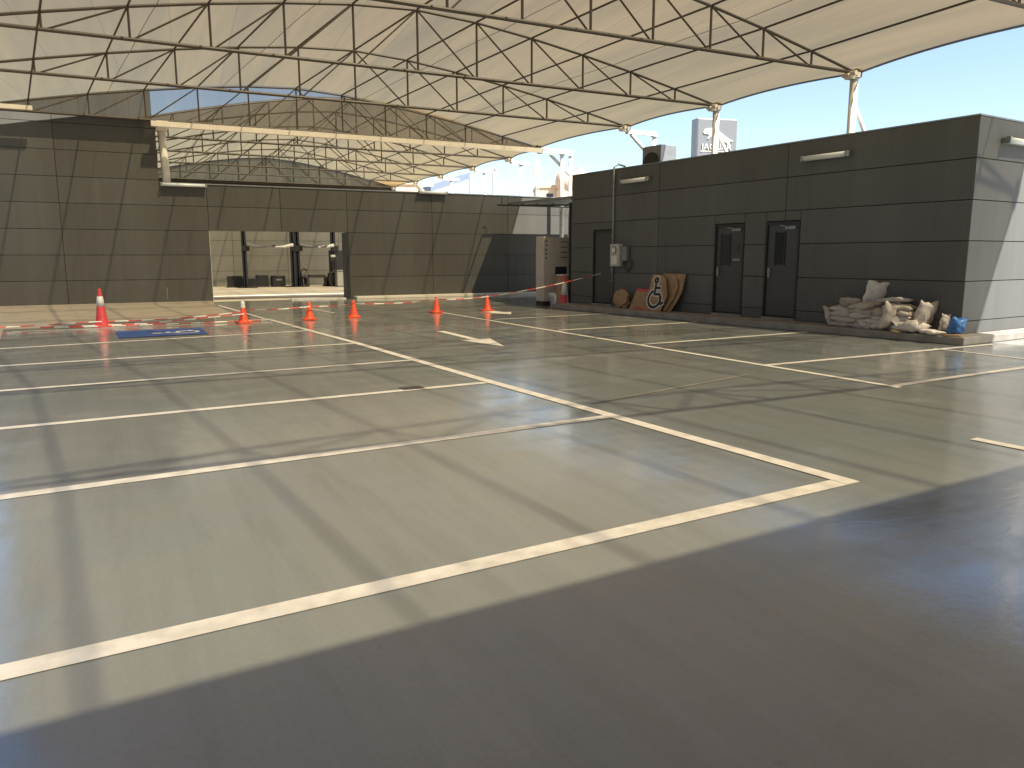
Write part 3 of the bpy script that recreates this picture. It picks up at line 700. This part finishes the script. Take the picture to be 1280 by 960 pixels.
# loose ends of the white sack
b = MB(); b.face([(0,0,0),(.30,.02,.26),(.34,-.03,.16),(.20,-.06,.02)]); b.face([(0,0,0),(-.26,.03,.20),(-.34,-.02,.12),(-.2,-.06,.01)]); b.face([(0,0,0),(.2,.05,.30),(.08,.08,.1)])
o = b.build('torn_sack', M['bagw'], fix=False); o.modifiers.new('thickness','SOLIDIFY').thickness = .01
o.matrix_world = RB.matrix_basis @ Matrix.Translation((-.50,.72,.26)) @ Matrix.Rotation(R(-85),4,'Z'); tag(o, 'torn empty sack with flaring white flaps draped over the slumped bag', 'sack')
bag(-.10, .25, .36, R(90), .2, 1.4, label='small grey bag end standing against the wall, next to the blue bag', sc=.6)
bag(-.46, .30, .20, R(60), .05, .05, me=bag_mesh('sandbag',.44,.30,.09,25,'bagw'), label='flattened empty pale sack on the kerb before the blue bag')
bag(-.20, -.02, .31, R(90), .3, 1.3, me=bag_mesh('plastic_bag',.36,.34,.2,26,'bluebag'), name='plastic_bag', label='crumpled bright blue plastic bag at the building corner')
b = MB(); b.box((-.16,-.03,0),(.1,.03,.02)); b.box((-.05,-.05,.02),(.08,.04,.035)); o = b.build('wood_scrap', M['lime']); tag(o, 'small yellowish scrap in front of the slumped white sack', 'scrap'); o.matrix_world = RB.matrix_basis @ Matrix.Translation((-.56,.95,.155)) @ Matrix.Rotation(R(60),4,'Z')
b = MB(); b.box((0,0,0),(.42,.3,.012)); b.box((.05,.05,.014),(.3,.36,.024)); o = b.build('cardboard_sheet', M['card']); tag(o, 'flat brown cardboard lying on the kerb corner under the blue bag', 'cardboard'); o.matrix_world = RB.matrix_basis @ Matrix.Translation((-.5,-.28,.152)) @ Matrix.Rotation(R(8),4,'Z')

# ---------------------------------------------------------------- workshop yard
yw = tag(empty('yard_wall', (0,46,0)), 'dull grey panelled back wall of the yard seen through the opening', 'wall')
b = MB(); b.box((-6,.045,0),(18,.3,5.1)); b.build('wall', M['backing'], yw)
M['panel_y'] = mat('yard_panel', (.17,.165,.14), .5, scale=.8, col2=(.20,.195,.165), pvar=.06)
panel_face(yw, [-6,-3,0,3,6,9,12,15,18], [0,.85,1.7,2.55,3.4,4.25,5.1], 0, 'panel_y')
def post(x, y, h, rack):
    b = MB(); b.box((-.14,-.12,0),(.14,.12,h)); return b
def lift(x0, x1, y, label):
    e = tag(empty('car_lift', (x0,y,0)), label, 'car lift', 'two post car lifts in the yard'); w = x1-x0
    for k, xx in enumerate((0, w)):
        b = MB(); b.box((xx-.05,-.16,0),(xx+.05,.16,3.9)); b.box((xx-.16,-.16,0),(xx-.13,.16,3.9)); b.box((xx-.16,.13,0),(xx+.05,.16,3.9)); p = b.build('post', M['liftblue'], e)
        b = MB()
        for q in range(24): b.box((xx+.052,-.04,2.2+q*.07),(xx+.07,.04,2.235+q*.07))
        b.build('rack_teeth', M['offwhite'], p)
        b = MB(); b.box((xx-.20,-.22,1.95),(xx+.2,-.165,2.25)); b.build('carriage', M['black'], e)
        b = MB(); b.box((xx-.5,-.4,0),(xx+.5,.4,.05)); b.build('base_plate', M['black'], e)
        s = 1 if k == 0 else -1
        for dy, tip in ((-.25,-1.1),(.25,.9)):
            b = MB()
            x_a, x_b = xx+s*.1, xx+s*1.25
            b.tube([(x_a,dy,2.28),(x_a+s*.55,dy+tip*.3,2.17)], [.10,.06], 6); b.tube([(x_a+s*.5,dy+tip*.3,2.16),(x_b,dy+tip,2.17)], .045, 6)
            b.build('lift_arm', M['gal' if k == 0 else 'offwhite'], e)
            b = MB(); b.lathe([(.09,2.2),(.09,2.24),(0,2.24)], 12, (x_b,dy+tip,0)); b.build('pad', M['black'], e)
    return e
l1 = lift(6.25, 8.78, 43.2, 'left black two post car lift with raised arms, seen through the opening')
l2 = lift(9.15, 11.15, 43.8, 'right two post car lift near the opening jamb, with raised arms')
def mach(name, x, y, parts, label, cat):
    e = tag(empty(name, (x,y,0)), label, cat)
    for nm, m, boxes in parts:
        b = MB()
        for a, c in boxes: b.box(a, c)
        bevel(b.build(nm, M[m], e), .02)
    return e
mach('floor_jack_bench', 6.35, 44.2, [('body','black',[((-.95,-.3,.02),(-.2,.3,.62)),((-.2,-.3,.02),(.55,.3,.48)),((.55,-.3,.02),(1.15,.3,.66))]),('rim','cable',[((-1.0,-.33,.0),(1.2,.33,.06))])], 'long low black ramp bench at the foot of the left lift post', 'ramp')
mach('tool_chest', 8.1, 43.9, [('body','black',[((-.45,-.3,.0),(.25,.3,.62))]),('label_plate','gal',[((-.25,-.31,.36),(.05,-.302,.44))])], 'low black box with small plate left of the central lift posts', 'tool chest')
e = mach('motorcycle_lift', 9.75, 43.3, [('platform','black',[((-.5,-.3,.5),(.9,.3,.56)),((-.4,-.3,.1),(-.3,.3,.5)),((.7,-.3,.02),(.78,.3,.5))]),('deck','cable',[((-.2,-.25,.56),(.7,.25,.66))])], 'low black workshop trolley right of the central posts', 'trolley')
b = MB()
for s in (-.35,.6): b.tube([(s,-.32,.1),(s,-.24,.1)], .1, 12)
b.build('wheel', M['black'], e); 
b = MB(); b.tube([(-.55,0,.06),(-.62,0,.85),(-.45,0,1.02),(-.3,0,.9)], .05, 8); b.build('handle', M['black'], e, True)
e = mach('tyre_changer', 10.72, 42.9, [('body','black',[((-.15,-.3,0),(.35,.3,.75))]),('column','black',[((.18,-.1,.75),(.34,.1,1.62)),((-.05,-.08,1.38),(.34,.08,1.6))]),('head','offwhite',[((.0,-.1,1.62),(.24,.1,1.74))])], 'black tyre changing machine with round wheel beside the right lift post', 'machine')
b = MB()
pts = [(.12+.33*math.cos(R(a)),-.36,.42+.42*math.sin(R(a))) for a in range(0,375,15)]
b.tube(pts, .05, 8); b.build('wheel', M['cable'], e, True)
b = MB(); b.tube([(.12,-.36,.05),(.2,-.38,.45),(.3,-.38,.85)], .02, 6); b.build('lever', M['offwhite'], e)
mach('black_cabinet', 11.55, 44.0, [('body','black',[((-.6,-.3,0),(.9,.3,2.0))]),('door','cable',[((-.56,-.32,.08),(.12,-.302,1.94)),((.16,-.32,.08),(.86,-.302,1.94))])], 'tall black cabinet behind the right lift post', 'cabinet')
mach('bin', 11.2, 42.4, [('body','grey',[((-.35,-.3,.05),(.45,.3,.85))]),('lid','gal',[((-.38,-.33,.86),(.48,.33,.92))])], 'grey wheeled bin at the right side of the opening', 'bin')

# ---------------------------------------------------------------- beyond the walls
# pylon sign
py = tag(empty('pylon_sign', (50.48,59.47,0), R(-15)), 'tall grey pylon sign with a leaping cat emblem above white lettering', 'sign')
b = MB(); b.box((0,0,0),(4.05,1.35,14.6)); bevel(b.build('slab', M['signgrey'], py), .05)
b = MB(); b.box((-.04,.05,0),(.0,1.3,14.62)); b.box((4.05,.05,0),(4.09,1.3,14.62)); b.build('edge_trim', M['gal'], py)
fc = bpy.data.curves.new('lettering', 'FONT'); fc.body = 'JAGUAR'; fc.size = .82; fc.extrude = .04; fc.space_character = 1.06
fo = bpy.data.objects.new('tmp', fc); C.objects.link(fo); bpy.context.view_layer.update()
me = bpy.data.meshes.new_from_object(fo.evaluated_get(bpy.context.evaluated_depsgraph_get())); bpy.data.objects.remove(fo)
me.materials.clear(); me.materials.append(M['white'])
me.materials[0] = M['offwhite']; o = link('lettering', me, py); o.rotation_euler = (R(90),0,0); o.location = (.42,-.045,11.72)
cat = [(.0,.62),(.12,.80),(.38,.95),(.62,.98),(.9,1.0),(1.3,1.02),(1.8,.98),(2.3,.86),(2.8,.66),(3.3,.45),(3.9,.18),(4.4,-.02),(4.9,-.1),(5.0,-.2),(4.6,-.22),(4.3,-.2),(4.5,-.45),(4.3,-.5),(3.9,-.35),(3.7,-.3),(3.2,-.02),(2.8,.1),(2.4,.12),(2.5,-.12),(2.3,-.18),(2.0,.1),(1.6,.3),(1.25,.18),(.95,-.02),(.7,-.05),(.75,.08),(1.0,.32),(.8,.42),(.5,.48),(.3,.44),(.1,.5)]
b = MB(); b.prism([(x*.62,z*.95) for x, z in cat], .005, .08, M=Matrix.Translation((.55,.0,12.75)) @ Matrix.Rotation(R(90),4,'X')); b.build('leaping_cat', M['white'], py)
b = MB(); b.box((.3,-.04,11.55),(3.8,-.0,11.61)); b.build('underline', M['white'], py)
# far buildings and tanks
def block(name, x, y, w, d, h, m, label, cat, extras=()):
    e = tag(empty(name, (x,y,0), R(-25)), label, cat)
    b = MB(); b.box((0,0,0),(w,d,h)); b.build('wall', M[m], e)
    b = MB(); b.box((-.2,-.2,h),(w+.2,.15,h+.5)); b.box((-.2,.15,h),(.15,d,h+.5)); b.box((w-.15,.15,h),(w+.2,d,h+.5)); b.build('parapet', M[m], e)
    for k in range(extras[0] if extras else 0):
        b = MB(); xx = w*(k+.5)/extras[0]; b.box((xx-.6,-.06,h-2.4),(xx+.6,-.01,h-1)); b.build('window', M['glass'], e)
    return e
block('apartment_building', 67.2, 121, 8.6, 10, 13.6, 'cream', 'cream rendered building rising behind the far wall, right of the mast', 'building', (2,))
block('apartment_building', 37.5, 121, 6.6, 10, 13.0, 'cream', 'sunlit sandy building just visible under the far end of the canopy', 'building', (1,))
for i, (x, y, z, r, lb) in enumerate(((71.2,118,14.3,1.9,'left pinkish round water tank above the cream building'),(74.6,119,14.6,1.8,'right pale round water tank beside the dark roof edge'))):
    e = tag(empty('water_tank', (x,y,z)), lb, 'water tank', 'rooftop water tanks')
    b = MB(); b.lathe([(r*.7,-1.2),(r*.95,-.6),(r,.3),(r*.92,1.1),(r*.7,1.8),(r*.35,2.3),(0,2.4)], 20); b.build('tank', M['tank'], e, True)
    b = MB(); b.lathe([(.5,2.3),(.5,2.6),(0,2.65)], 12); b.build('lid', M['cream'], e)
    b = MB(); b.box((-1.2,-1.2,-z),(1.2,1.2,-1.2)); b.build('stand', M['cream'], e)
e = tag(empty('telecom_mast', (66.5,120,0)), 'thin lattice telecom mast with antennas against the sky', 'mast')
b = MB()
for dx_, dy_ in ((-.25,-.2),(.25,-.2),(0,.25)): b.tube([(dx_,dy_,0),(dx_,dy_,18.5)], .06, 6)
for k in range(30): b.tube([(-.25,-.2,.6*k),(.25,-.2,.6*k+.6)], .035, 5); b.tube([(.25,-.2,.6*k),(0,.25,.6*k+.6)], .035, 5)
b.build('lattice', M['offwhite'], e)
for dx_ in (-.6,.6,0):
    b = MB(); b.box((dx_-.15,-.4,15.3),(dx_+.15,-.2,17.1)); b.build('antenna', M['offwhite'], e)
b = MB(); b.tube([(0,0,18.4),(0,0,20.5)], .04, 6); b.build('rod', M['offwhite'], e)
e = tag(empty('billboard', (27.3,70,0)), 'slanting blue grey roof panel on thin posts beyond the far wall', 'shelter')
b = MB(); n0 = 0
P = [(0,0,7.75),(4.15,0,9.15),(4.15,2.5,9.15),(0,2.5,7.75)]; b.v += P+[(x,y,z+.55) for x,y,z in P]
for f in ((0,1,2,3),(4,7,6,5),(0,4,5,1),(1,5,6,2),(2,6,7,3),(3,7,4,0)): b.f.append(list(f)); b.m.append(0)
b.build('roof_panel', M['bluegrey'], e)
for xx, zz in ((.1,7.8),(4.15,9.5)):
    b = MB(); b.tube([(xx,.1,0),(xx,.1,zz)], .13, 8); b.build('post', M['offwhite'], e)
e = tag(empty('thin_pole', (33.9,70,0)), 'thin white pole with short crossarm beyond the far wall', 'pole')
b = MB(); b.tube([(0,0,0),(0,0,10.0)], .12, 8); b.build('shaft', M['offwhite'], e)
b = MB(); b.box((-.8,-.1,9.8),(.3,.1,10.1)); b.build('crossarm', M['offwhite'], e)
